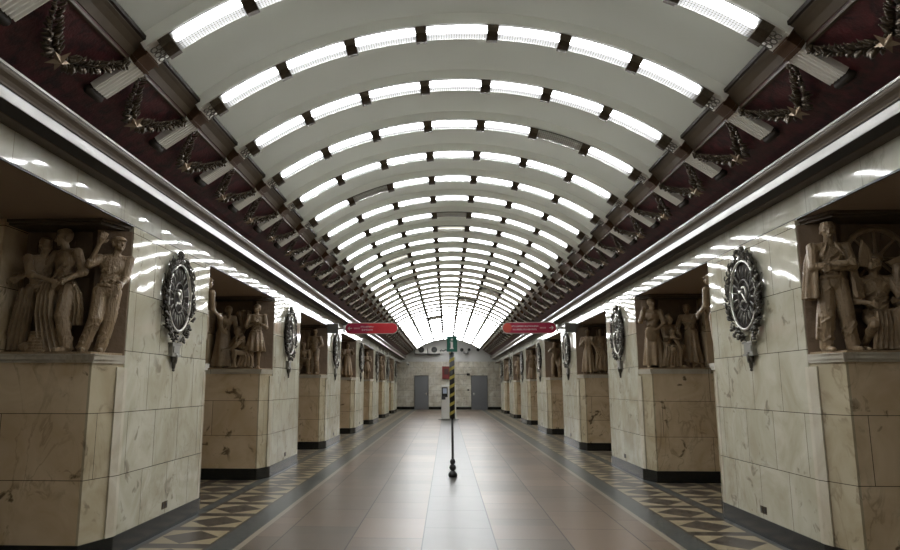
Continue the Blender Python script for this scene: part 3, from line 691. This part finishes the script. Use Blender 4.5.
def medallion():
    t = thing('wall_medallion', '', 'medallion')
    OV = 1.2
    def oval(bm, r, y0, y1, k=40): prism(bm, [(r * math.cos(2 * PI * i / k), r * OV * math.sin(2 * PI * i / k)) for i in range(k)], y0, y1, 'y')
    bm = bmesh.new(); oval(bm, .35, -.03, 0); finish('back_disc', bm, 'dark', t)
    bm = bmesh.new(); tube(bm, [(.335 * math.cos(q), -.06, .335 * OV * math.sin(q)) for q in [2 * PI * i / 56 for i in range(57)]], .014, 8); finish('outer_ring', bm, 'rim', t, True)
    bm = bmesh.new(); tube(bm, [(.15 * math.cos(q), -.045, .15 * OV * math.sin(q)) for q in [2 * PI * i / 40 for i in range(41)]], .011, 8); finish('inner_ring', bm, 'pewter', t, True)
    bm = bmesh.new()
    for i in range(20):
        q = 2 * PI * (i + .5) / 20; c, s_ = math.cos(q), math.sin(q) * OV
        tube(bm, [(.175 * c, -.045, .175 * s_), (.25 * c, -.052, .25 * s_), (.295 * c, -.045, .295 * s_)], [.007, .0105, .005], 6)
    finish('radial_sheaves', bm, 'steel', t, True)
    bm = bmesh.new(); pts = []
    for i in range(15):
        q = math.radians(-120 + 250 * i / 14); pts.append((-.01 + .08 * math.cos(q), -.05, .012 + .085 * math.sin(q)))
    tube(bm, pts, [.009 + .006 * math.sin(PI * i / 14) for i in range(14)] + [.003], 6)
    cap(bm, (-.05, -.05, -.062), (-.095, -.05, -.105), .011); cap(bm, (.07, -.058, -.095), (-.05, -.058, .045), .009)
    box(bm, -.09, -.02, -.072, -.045, .03, .06)
    finish('emblem', bm, 'rim', t, True)
    bm = bmesh.new(); rr = random.Random(3)
    for i in range(230):
        q = math.radians(-82 + 344 * rr.random())
        if abs(math.degrees(q) % 360 - 90) < 8: continue
        low = .04 * max(0, -math.sin(q)); rad = rr.uniform(.355, .425 + low)
        c = V(rad * math.cos(q), -.02 - rr.random() * .06, rad * OV * math.sin(q)); tg = V(-math.sin(q), 0, math.cos(q)) * (1 if math.cos(q) > 0 else -1)
        d = tg + V(math.cos(q), 0, math.sin(q)) * rr.uniform(-.6, 1.1); leaf(bm, c, d, (0, -1, 0), rr.uniform(.07, .11), rr.uniform(.016, .028), .012)
        if i % 4 == 0: ball(bm, c + V(0, -.02, 0), .014, 1)
    finish('wreath', bm, 'pewter', t, True)
    bm = bmesh.new(); ball(bm, (0, -.045, .43), (.05, .035, .04)); cap(bm, (0, -.04, .42), (0, -.04, .51), .035, .026); cap(bm, (0, -.04, .51), (0, -.04, .545), .028, .038)
    for q in (-1, 1): leaf(bm, (0, -.04, .45), (q * 1.0, 0, .8), (0, -1, 0), .11, .028); leaf(bm, (0, -.03, .48), (q * .5, 0, 1), (0, -1, 0), .10, .02)
    finish('finial', bm, 'pewter', t, True)
    bm = bmesh.new(); box(bm, -.11, .11, -.05, 0, -.70, -.55); box(bm, -.13, .13, -.06, 0, -.57, -.545); box(bm, -.13, .13, -.06, 0, -.71, -.685); box(bm, -.085, .085, -.058, -.05, -.665, -.59)
    for q in (-1, 1): leaf(bm, (q * .07, -.03, -.54), (q * .8, 0, .9), (0, -1, 0), .15, .033)
    finish('ribbon_plaque', bm, 'steel', t)
    bm = bmesh.new(); cap(bm, (0, -.03, -.71), (0, -.03, -.75), .05, .042); cap(bm, (0, -.03, -.75), (0, -.03, -.84), .03, .02); ball(bm, (0, -.03, -.87), .02, 1)
    for q in (-1, 1): leaf(bm, (q * .02, -.03, -.70), (q * .5, 0, -1), (0, -1, 0), .10, .023)
    finish('pendant', bm, 'pewter', t, True)
    return t
m0 = medallion()
for s in (-1, 1):
    for i in range(NP):
        t = m0 if (s == -1 and i == 0) else copy_tree(m0)
        t.location = (s * W, NEAR0 + PL * .5 + .02 + PER * i, 2.72); t.rotation_euler = (0, 0, PI / 2 if s < 0 else -PI / 2)
        tag(t, 'round wreathed metal medallion with hammer and sickle on the %s %s pier' % ('nearest' if i == 0 else ORD[i], 'left' if s < 0 else 'right'), 'medallion', 'wreathed medallions on the pier faces')

# ---------------------------------------------------------------- light arches
def where(k):
    n_ = k + 2
    if k < -1: return None
    return ('%s from the front' % ORD[k + 1]) if k < 18 else ('%s from the end wall' % ORD[36 - k])
def bar(bm, p0, p1, w, th, off=0, groove=0):
    """bar in the XZ plane between p0 and p1 (x,z), width w along y, thickness th on the hall side of the line"""
    a = V(p0[0], 0, p0[1]); b_ = V(p1[0], 0, p1[1]); d = (b_ - a).normalized()
    nr = V(-d.z, 0, d.x); 
    if nr.dot(V(-a.x, 0, VZ - a.z)) < 0: nr = -nr
    prof = []
    if groove:
        k = groove * 6
        for i in range(k + 1):
            u = i / k; prof.append(((u - .5) * w, off + th - .02 * (math.sin(u * groove * 2 * PI - PI / 2) > .0)))
    else: prof = [(-.5 * w, off + th), (.5 * w, off + th)]
    prof = [(-.5 * w, off)] + prof + [(.5 * w, off)]
    lo = [bm.verts.new(a + V(0, y, 0) + nr * h) for y, h in prof]; hi = [bm.verts.new(b_ + V(0, y, 0) + nr * h) for y, h in prof]
    k = len(prof)
    bm.faces.new(lo); bm.faces.new(hi[::-1])
    for i in range(k): bm.faces.new([lo[i], lo[(i + 1) % k], hi[(i + 1) % k], hi[i]])
def make_arch():
    t = thing('ceiling_arch', '', 'ceiling arch')
    bm = bmesh.new(); A = .635; i_ = arc(VR + .025, -A, A, 56); o_ = arc(VIN + .02, -A, A, 56)
    prism(bm, i_ + o_[::-1], -.135, .14, 'y'); o = finish('plaster_rib', bm, 'rib', t)
    for f in o.data.polygons: f.use_smooth = abs(f.normal.y) < .5
    bm = bmesh.new(); i_ = arc(VR + .012, -.595, .595, 48); o_ = arc(VR + .03, -.595, .595, 48); prism(bm, i_ + o_[::-1], -.112, .112, 'y'); finish('mounting_strip', bm, 'dark', t)
    for s in (-1, 1):
        P = lambda a, z: (s * a, z)
        bm = bmesh.new(); bar(bm, P(2.40, 4.40), P(2.515, 4.325), .24, .05, -.03); bar(bm, P(2.49, 4.342), P(2.515, 4.325), .27, .065, -.03)
        bs = bmesh.new(); c0 = V(s * 2.40, 0, 4.40); c1 = V(s * 2.515, 0, 4.325); nr = V(-s * .55, 0, -.83)
        for yy in (-.075, 0, .075):
            for tt in (.25, .6): tube(bs, [c0.lerp(c1, tt) + nr * .052 + V(0, yy + .03 * math.cos(q), 0) + (c1 - c0) * .2 * math.sin(q) for q in [2 * PI * i / 10 for i in range(11)]], .0055, 5)
        cp_ = finish('capital', bm, 'flute', t); finish('scroll_ornament', bs, 'steel', cp_)
        bm = bmesh.new(); bar(bm, P(2.515, 4.33), P(2.63, 4.24), .20, .09, -.03); bar(bm, P(2.525, 4.322), P(2.54, 4.31), .225, .105, -.03); bar(bm, P(2.60, 4.263), P(2.615, 4.251), .225, .105, -.03)
        finish('bronze_band', bm, 'copper', t)
        bm = bmesh.new(); bar(bm, P(2.622, 4.238), P(2.925, 4.03), .205, .085, -.03, 5); fb = finish('fluted_bracket', bm, 'flute', t)
        bm = bmesh.new(); bar(bm, P(2.92, 4.033), P(2.985, 3.995), .18, .07, -.03); cap(bm, (s * 2.95, -.075, 3.985), (s * 2.95, .075, 3.985), .04); finish('scroll_foot', bm, 'dark', fb, True)
    return t
SP = .1698; HL = .0795
def lamp_mesh(half, w, r_in, depth, seg, dome=6, pw=.7):
    """glass trough swept along the arch, in the frame of its own centre"""
    bm = bmesh.new(); rings = []
    for i in range(seg + 1):
        a = -half + 2 * half * i / seg; pts = []
        for q in range(dome + 1):
            u = PI * q / dome; y = -w / 2 * math.cos(u); r = r_in - depth * math.sin(u) ** pw
            pts.append((r * math.sin(a), y, r * math.cos(a) - VR))
        rings.append(pts)
    loft(bm, rings); return bm
def make_lamp():
    t = thing('arch_lamp', '', 'lamp')
    finish('glass_diffuser', lamp_mesh(HL, .235, VR + .012, .056, 6, 8, .95), 'lamp', t, True)
    finish('collar', lamp_mesh(.0055, .20, VR + .02, .095, 2), 'bronze', t, True)
    c = t.children[1]
    return t
arch0 = make_arch(); lamp0 = make_lamp()
endcol = bpy.data.meshes.new('collar'); bm = lamp_mesh(.013, .24, VR + .02, .10, 2); bmesh.ops.recalc_face_normals(bm, faces=bm.faces); bm.to_mesh(endcol); bm.free(); endcol.materials.append(M['bronze'])
# lamps that are out or failing in the photo: (arch, place along it from the left)
OFF = {}
POS = ['far left end', 'second from left', 'third from left', 'middle of seven', 'third from right', 'second from right', 'far right end']
OFFLIST = [(2, 5, 'off'), (4, 1, 'off'), (6, 3, 'off'), (7, 3, 'dim'), (9, 1, 'dim'), (12, 1, 'off'), (12, 5, 'dim'), (14, 5, 'off'), (17, 4, 'off'), (23, 2, 'off'), (35, 6, 'off')]
for a, b_, c in OFFLIST: OFF[(a, b_)] = c
first_a = first_l = True
dup_mesh = {}
for k in range(K0, K1 + 1):
    y = Y0 + S * k; w_ = where(k)
    a = arch0 if first_a else copy_tree(arch0); first_a = False
    a.location = (0, y, 0)
    hid = ['overhead behind', 'overhead beside', 'just ahead of'] [min(2, k - K0)] if w_ is None else ''
    tag(a, 'white plaster ceiling arch with fluted brackets, ' + w_ if w_ else 'white plaster ceiling arch %s the viewer above the photo frame' % hid, 'ceiling arch', 'plaster ceiling arches')
    for q in range(7):
        st = OFF.get((k, q), 'lamp')
        l = lamp0 if first_l else copy_tree(lamp0); first_l = False
        ph = (q - 3) * SP
        l.location = (VR * math.sin(ph), y, VZ + VR * math.cos(ph)); l.rotation_euler = (0, ph, 0)
        adj = {'lamp': 'bright', 'off': 'unlit', 'dim': 'dim'}[st]
        lab = '%s glass ceiling lamp, %s, arch %s' % (adj, POS[q], w_) if w_ else '%s glass ceiling lamp, %s, arch %s the viewer' % (adj, POS[q], hid)
        tag(l, lab, 'lamp', 'glass lamps along the ceiling arches')
        g = [c for c in l.children if c.name.startswith('glass')][0]; cl = [c for c in l.children if c.name.startswith('collar')][0]
        if st != 'lamp':
            key = st
            if key not in dup_mesh: dup_mesh[key] = g.data.copy(); dup_mesh[key].materials[0] = M['lamp' + st]
            g.data = dup_mesh[key]; g['label'] = adj + ' glass'
        # collar at the lamp's left end; the last lamp closes the row with one more
        def seat(o, ang): o.location = (VR * math.sin(ang), 0, VR * math.cos(ang) - VR); o.rotation_euler = (0, ang, 0)
        seat(cl, -SP / 2)
        if q == 0: cl.data = endcol; seat(cl, -SP / 2 - .006)
        if q == 6:
            c2 = cl.copy(); C.objects.link(c2); c2.parent = l; c2.data = endcol; seat(c2, SP / 2 + .006)

# ---------------------------------------------------------------- garlands with stars on the red cove
def garland():
    t = thing('star_garland', '', 'garland')
    # local: x along hall, z up the slope, -y out of the slope
    bm = bmesh.new(); rr = random.Random(12)
    def cv(u): return V(u * .47, -.02, -.35 + .33 * abs(u) ** 1.6)
    tube(bm, [cv(-1 + i / 12) for i in range(25)], .012, 6)
    for q in (-1, 1):
        for i in range(60):
            u = q * (.10 + .88 * i / 59); c = cv(u); d = (cv(u + q * .05) - c).normalized(); f = 1.15 - .65 * abs(u)
            sd = (-1 if i % 2 else 1); nrm = V(0, -1, 0); off = V(-d.z, 0, d.x) * sd
            leaf(bm, c + V(0, -.012 - rr.random() * .03, 0), d * rr.uniform(.4, 1.1) + off * rr.uniform(.3, 1.6) + V(0, -.35 * rr.random(), 0), V(rr.uniform(-.5, .5), -1, rr.uniform(-.5, .5)), .105 * f, .024 * f, .007)
            if i % 3 == 0: ball(bm, c + off * .03 * f + V(0, -.035, 0), .017 * f, 1)
    for q in (-1, 1): ball(bm, cv(q) + V(0, -.01, 0), (.035, .03, .03), 2)
    finish('leaf_swag', bm, 'bronze', t, True)
    bm = bmesh.new(); ctr = bm.verts.new((0, -.105, -.35)); vs = []
    for i in range(10):
        r = .105 if i % 2 == 0 else .040; q = PI / 2 + i * PI / 5; vs.append(bm.verts.new((r * math.cos(q), -.065, -.35 + r * math.sin(q))))
    for i in range(10): bm.faces.new([ctr, vs[i], vs[(i + 1) % 10]])
    bm.faces.new(vs[::-1]); finish('star', bm, 'gold', t)
    return t
g0 = garland(); used = False
sl = math.atan2(.24, .30)   # slope of the cove
for s in (-1, 1):
    for k in range(-3, K1):
        t = copy_tree(g0) if used else g0; used = True
        y = Y0 + S * (k + .5)
        t.location = (s * 2.64, y, 4.225)
        # x axis -> hall direction, z axis -> up slope towards the vault, -y -> into the hall
        zx = V(-s * .295, 0, .205).normalized(); out = V(-s * .205, 0, -.295).normalized(); ya = -out; xa = ya.cross(zx)
        t.rotation_euler = Matrix((xa, ya, zx)).transposed().to_euler()
        n_ = k + 3
        lab = 'bronze leaf garland with star on red cove, %s side, %s' % ('left' if s < 0 else 'right', ('%s from the front' % ORD[n_]) if k < 18 else '%s from the end wall' % ORD[K1 - 1 - k])
        tag(t, lab, 'garland', 'star garlands along the red cove')

# ---------------------------------------------------------------- hanging direction signs
def hanging_sign(s):
    side = 'left' if s < 0 else 'right'
    y = 18.55; xo, xi = (2.93, 1.46) if s < 0 else (2.89, 1.41); z0, z1 = 3.09, 3.40; h = (z1 - z0) / 2; zc = (z0 + z1) / 2
    lab = 'red rounded hanging sign with white left arrow by the left piers' if s < 0 else 'red rounded hanging sign with white right arrow by the right piers'
    t = thing('hanging_sign', lab, 'sign', (0, y, 0))
    def capsule(x0, x1, hh, y0, y1, m, name, par):
        pts = [(x1 - hh + hh * math.cos(q), zc + hh * math.sin(q)) for q in [-PI / 2 + PI * i / 14 for i in range(15)]]
        pts += [(x0 + hh + hh * math.cos(q), zc + hh * math.sin(q)) for q in [PI / 2 + PI * i / 14 for i in range(15)]]
        bm = bmesh.new(); prism(bm, pts, y0, y1, 'y'); return finish(name, bm, m, par)
    a, b_ = sorted((s * xo, s * xi))
    rim = capsule(a, b_, h, -.03, .03, 'rim', 'frame', t); face = capsule(a + .015, b_ - .015, h - .018, -.036, .036, 'signred' if s < 0 else 'signcrimson', 'face', t)
    # arrow on a darker field at the outer end
    ex = (a + .14) if s < 0 else (b_ - .14)
    if s < 0: capsule(a + .02, a + .68, h - .025, -.0375, -.035, 'signcrimson', 'arrow_field', t)
    else: capsule(a + .02, a + .26, h - .025, -.0375, -.035, 'signorange', 'end_field', t)
    bm = bmesh.new(); d = s
    box(bm, *sorted((ex - d * .055, ex + d * .04)), -.040, -.0378, zc - .010, zc + .010)
    for q in (-1, 1):
        prism(bm, [(ex + d * .06, zc), (ex + d * .035, zc), (ex - d * .005, zc + q * .048), (ex + d * .02, zc + q * .048)], -.040, -.0378, 'y')
    finish('arrow', bm, 'signwhite', t)
    bm = bmesh.new(); rr = random.Random(5)
    x_a, x_b = (a + .44, a + .80) if s < 0 else (a + .26, b_ - .50)
    for zr in (zc + .045, zc - .045):
        x = x_a + (.0 if zr > zc else .03)
        while x < x_b - (.03 if zr < zc else 0):
            w = rr.choice((.020, .024, .028)); hgt = .020
            box(bm, x, x + .007, -.040, -.0378, zr - hgt, zr + hgt)
            if rr.random() < .6: box(bm, x + w - .007, x + w, -.040, -.0378, zr - hgt, zr + hgt)
            box(bm, x, x + w, -.040, -.0378, *(lambda c: (c - .004, c + .004))(zr + rr.choice((-1, 0, 1)) * (hgt - .004)))
            x += w + .009
    finish('lettering', bm, 'signwhite', t)
    bm = bmesh.new(); lx = a + .25 if s < 0 else b_ - .45
    for i in range(5): box(bm, lx + i * .034, lx + i * .034 + .020, -.040, -.0378, zc - .02, zc + .02)
    finish('line_name', bm, 'pinkish', t)
    # wall bracket
    bm = boxes((*sorted((s * 3.12, s * W)), -.05, .05, zc - .13, zc + .13)); finish('wall_bracket', bm, 'wallgrey', t)
    bm = boxes((*sorted((s * (xo + .005), s * (xo + .05))), -.045, .045, zc - .11, zc + .09), (*sorted((s * (xo - .06), s * 3.2))  , -.012, .012, zc - .03, zc + .03)); finish('end_cap', bm, 'signwhite', t)
hanging_sign(-1); hanging_sign(1)

# ---------------------------------------------------------------- info pole
px, py = -.02, 12.95
t = thing('information_pole', 'black pole with yellow striped sleeve and green information sign, middle of hall', 'pole', (px, py, 0))
bm = bmesh.new(); lathe(bm, [(.02, 0), (.075, .0), (.085, .02), (.085, .045), (.078, .07), (.05, .10), (.03, .115), (.055, .135), (.066, .17), (.055, .205), (.03, .225), (.045, .245), (.052, .28), (.04, .31), (.024, .33), (.01, .33)]); finish('base', bm, 'black', t, True)
bm = bmesh.new(); lathe(bm, [(.022, .3), (.022, 1.10)], k=16); finish('post', bm, 'black', t, True)
bm = bmesh.new(); lathe(bm, [(.05, 1.06), (.05, 2.30)], k=20); finish('sleeve', bm, 'black', t, True)
bm = bmesh.new()
for b_ in range(8):       # spiral tape bands lying on the sleeve
    z0 = 1.02 + b_ * .165; rings = []
    for i in range(21):
        a = 2 * PI * i / 20; z = z0 + .165 * i / 20
        lo, hi = max(1.061, z), min(2.299, max(z, 1.06) + .06)
        if hi - lo < .004: continue
        rings.append([(r * math.cos(a), r * math.sin(a), zz) for r, zz in ((.0495, lo), (.0525, lo), (.0525, hi), (.0495, hi))])
    if len(rings) > 1: loft(bm, rings)
sl_ = [c for c in t.children if c.name.startswith('sleeve')][0]
finish('warning_tape', bm, 'yellow', sl_)
bm = boxes((-.095, .105, -.075, -.045, 2.31, 2.61)); sg = finish('information_sign', bm, 'green', t, bevel=.004)
bm = boxes((-.022, .022, -.0785, -.075, 2.38, 2.50), (-.036, .0, -.0785, -.075, 2.487, 2.502), (-.036, .036, -.0785, -.075, 2.365, 2.382), (-.018, .020, -.0785, -.075, 2.525, 2.56)); finish('letter_i', bm, 'signwhite', sg)
bm = bmesh.new(); cap(bm, (0, 0, 2.28), (0, 0, 2.56), .016); box(bm, -.03, .03, -.05, 0, 2.40, 2.46); finish('sign_mount', bm, 'black', t)

# ---------------------------------------------------------------- help kiosk
t = thing('help_kiosk', 'white free-standing kiosk with dark screen behind the information pole', 'kiosk', (-.03, 34.7, 0))
bm = bmesh.new(); lathe(bm, [(.02, 0), (.52, 0), (.52, .025), (.1, .04)], k=36); finish('base_disc', bm, 'wallgrey', t)
finish('body', boxes((-.37, .37, -.15, .15, .04, 1.74)), 'kiosk', t, bevel=.03)
sc = finish('screen_bezel', boxes((-.35, -.05, -.17, -.15, 1.12, 1.62)), 'black', t, bevel=.006)
finish('notice', boxes((-.29, -.09, -.174, -.17, 1.30, 1.56)), 'screen', sc)
finish('keypad', boxes((-.36, -.16, -.20, -.15, 1.0, 1.16)), 'grille', t, bevel=.006)

# ---------------------------------------------------------------- fixtures on the end wall
def ac(x0, x1, label):
    t = thing('air_conditioner', label, 'air conditioner', ((x0 + x1) / 2, YE, 4.03), group='air conditioners on the end wall'); w = (x1 - x0) / 2
    finish('casing', boxes((-w, w, -.32, -.02, 0, .56)), 'kiosk', t, bevel=.01)
    bm = bmesh.new(); cx = .03
    for r in (.05, .09, .13, .17, .21): tube(bm, [(cx + r * math.cos(q), -.335, .28 + r * math.sin(q)) for q in [2 * PI * i / 28 for i in range(29)]], .006, 5)
    for q in range(8): cap(bm, (cx, -.335, .28), (cx + .21 * math.cos(q * PI / 4), -.335, .28 + .21 * math.sin(q * PI / 4)), .005)
    finish('fan_guard', bm, 'wallgrey', t)
    bm = bmesh.new(); k = 32; prism(bm, [(cx + .215 * math.cos(2 * PI * i / k), .28 + .215 * math.sin(2 * PI * i / k)) for i in range(k)], -.325, -.31, 'y'); finish('fan_opening', bm, 'grille', t)
    bm = boxes((-w - .02, w + .02, -.36, 0, -.06, 0), (-w - .03, -w, -.34, 0, -.06, .3)); finish('support_shelf', bm, 'black', t)
ac(-2.44, -1.56, 'white air conditioner unit on end wall, left one of two'); ac(-1.48, -.62, 'white air conditioner unit on end wall, right one of two')
bm = bmesh.new(); tube(bm, [(-.6, YE - .02, 4.2), (-.5, YE - .02, 4.32), (-.35, YE - .02, 4.22), (-.2, YE - .02, 4.34), (0, YE - .02, 4.24)], .03, 6); tag(finish('cable_bundle', bm, 'black', None, True), 'dark cable bundle running right from the air conditioners', 'cable')
def spot(x, z, r, label):
    t = thing('loudspeaker', label, 'loudspeaker', (x, YE, z), group='small loudspeakers on the end wall')
    bm = bmesh.new(); cap(bm, (0, 0, 0), (0, -.12, 0), .03); finish('stem', bm, 'black', t)
    bm = bmesh.new(); k = 20; loft(bm, [[(q * math.cos(2 * PI * i / k), y, q * math.sin(2 * PI * i / k)) for i in range(k)] for q, y in ((r * .5, -.08), (r, -.2), (r, -.24), (r * .8, -.24), (r * .3, -.18))]); finish('horn', bm, 'black', t, True)
spot(1.0, 4.30, .13, 'small dark round loudspeaker just right of the green sign'); spot(1.53, 4.31, .11, 'small dark round loudspeaker, middle one on the white lunette'); spot(2.19, 4.31, .12, 'small dark round loudspeaker, right one on the white lunette')
bm = boxes((1.13, 1.47, YE - .25, YE - .2, 4.03, 4.08), (1.13, 1.18, YE - .25, YE, 4.03, 4.2), (1.42, 1.47, YE - .25, YE, 4.03, 4.2)); tag(finish('wall_bracket', bm, 'black'), 'small dark U-shaped bracket below the loudspeakers', 'bracket')
t = thing('security_camera', 'white security camera high on the left of the end wall', 'camera', (-3.0, YE, 3.25)); 
bm = bmesh.new(); cap(bm, (0, 0, 0), (0, -.25, .1), .03); finish('arm', bm, 'kiosk', t, True)
bm = bmesh.new(); cap(bm, (-.02, -.2, .1), (.1, -.5, 0), .09); finish('camera_body', bm, 'kiosk', t, True)
bm = bmesh.new(); cap(bm, (.1, -.56, -.01), (.11, -.60, -.02), .05); finish('lens', bm, 'black', t, True)
t = thing('notice_board', 'dark red notice board on the end wall behind the pole', 'notice board', (-.1, YE, 2.22)); finish('board', boxes((-.32, .34, -.05, 0, 0, .86)), 'notice', t)
finish('printed_panel', boxes((-.2, .12, -.056, -.05, .3, .72)), 'mutedred', t); finish('frame', boxes((-.35, -.32, -.06, 0, -.03, .89), (.34, .37, -.06, 0, -.03, .89), (-.32, .34, -.06, 0, .86, .89), (-.32, .34, -.06, 0, -.03, 0)), 'notice', t)
bm = boxes((.25, 1.35, YE - .03, YE, 2.50, 2.53)); o = finish('wall_conduit', bm, 'wallgrey'); tag(o, 'thin grey conduit running right from the notice board', 'conduit')
bm = boxes((1.35, 1.57, YE - .15, YE, 2.44, 2.60)); tag(finish('alarm_box', bm, 'black', bevel=.01), 'small black box at the end of the conduit above right door', 'alarm box')
bm = boxes((1.38, 1.50, YE - .08, YE, 1.34, 1.46)); tag(finish('door_intercom', bm, 'black', bevel=.01), 'small black intercom box left of the right door', 'intercom')

# ---------------------------------------------------------------- camera, world
f = 671.6; pitch, roll, yaw = .1643, .0005, -.0446
cam = bpy.data.cameras.new('camera'); cam.sensor_width = 36; cam.lens = f / 900 * 36; cam.shift_x = 33.57 / 900; cam.clip_end = 200; cam.clip_start = .05
co = bpy.data.objects.new('camera', cam); C.objects.link(co)
co.matrix_world = Matrix.Translation((-.1213, 0, 1.66)) @ Matrix.Rotation(-yaw, 4, 'Z') @ Matrix.Rotation(PI / 2 + pitch, 4, 'X') @ Matrix.Rotation(roll, 4, 'Z')
sc = bpy.context.scene; sc.camera = co
wd = bpy.data.worlds.new('world'); sc.world = wd; wd.use_nodes = True; wd.node_tree.nodes['Background'].inputs[1].default_value = .0
sc.view_settings.view_transform = 'Standard'; sc.view_settings.look = 'None'; sc.view_settings.gamma = 1; sc.view_settings.use_curve_mapping = False
sc.view_settings.exposure = 0.36
sc.cycles.max_bounces = 8; sc.cycles.diffuse_bounces = 5; sc.cycles.glossy_bounces = 4; sc.cycles.use_denoising = True
sc.cycles.sample_clamp_indirect = 6
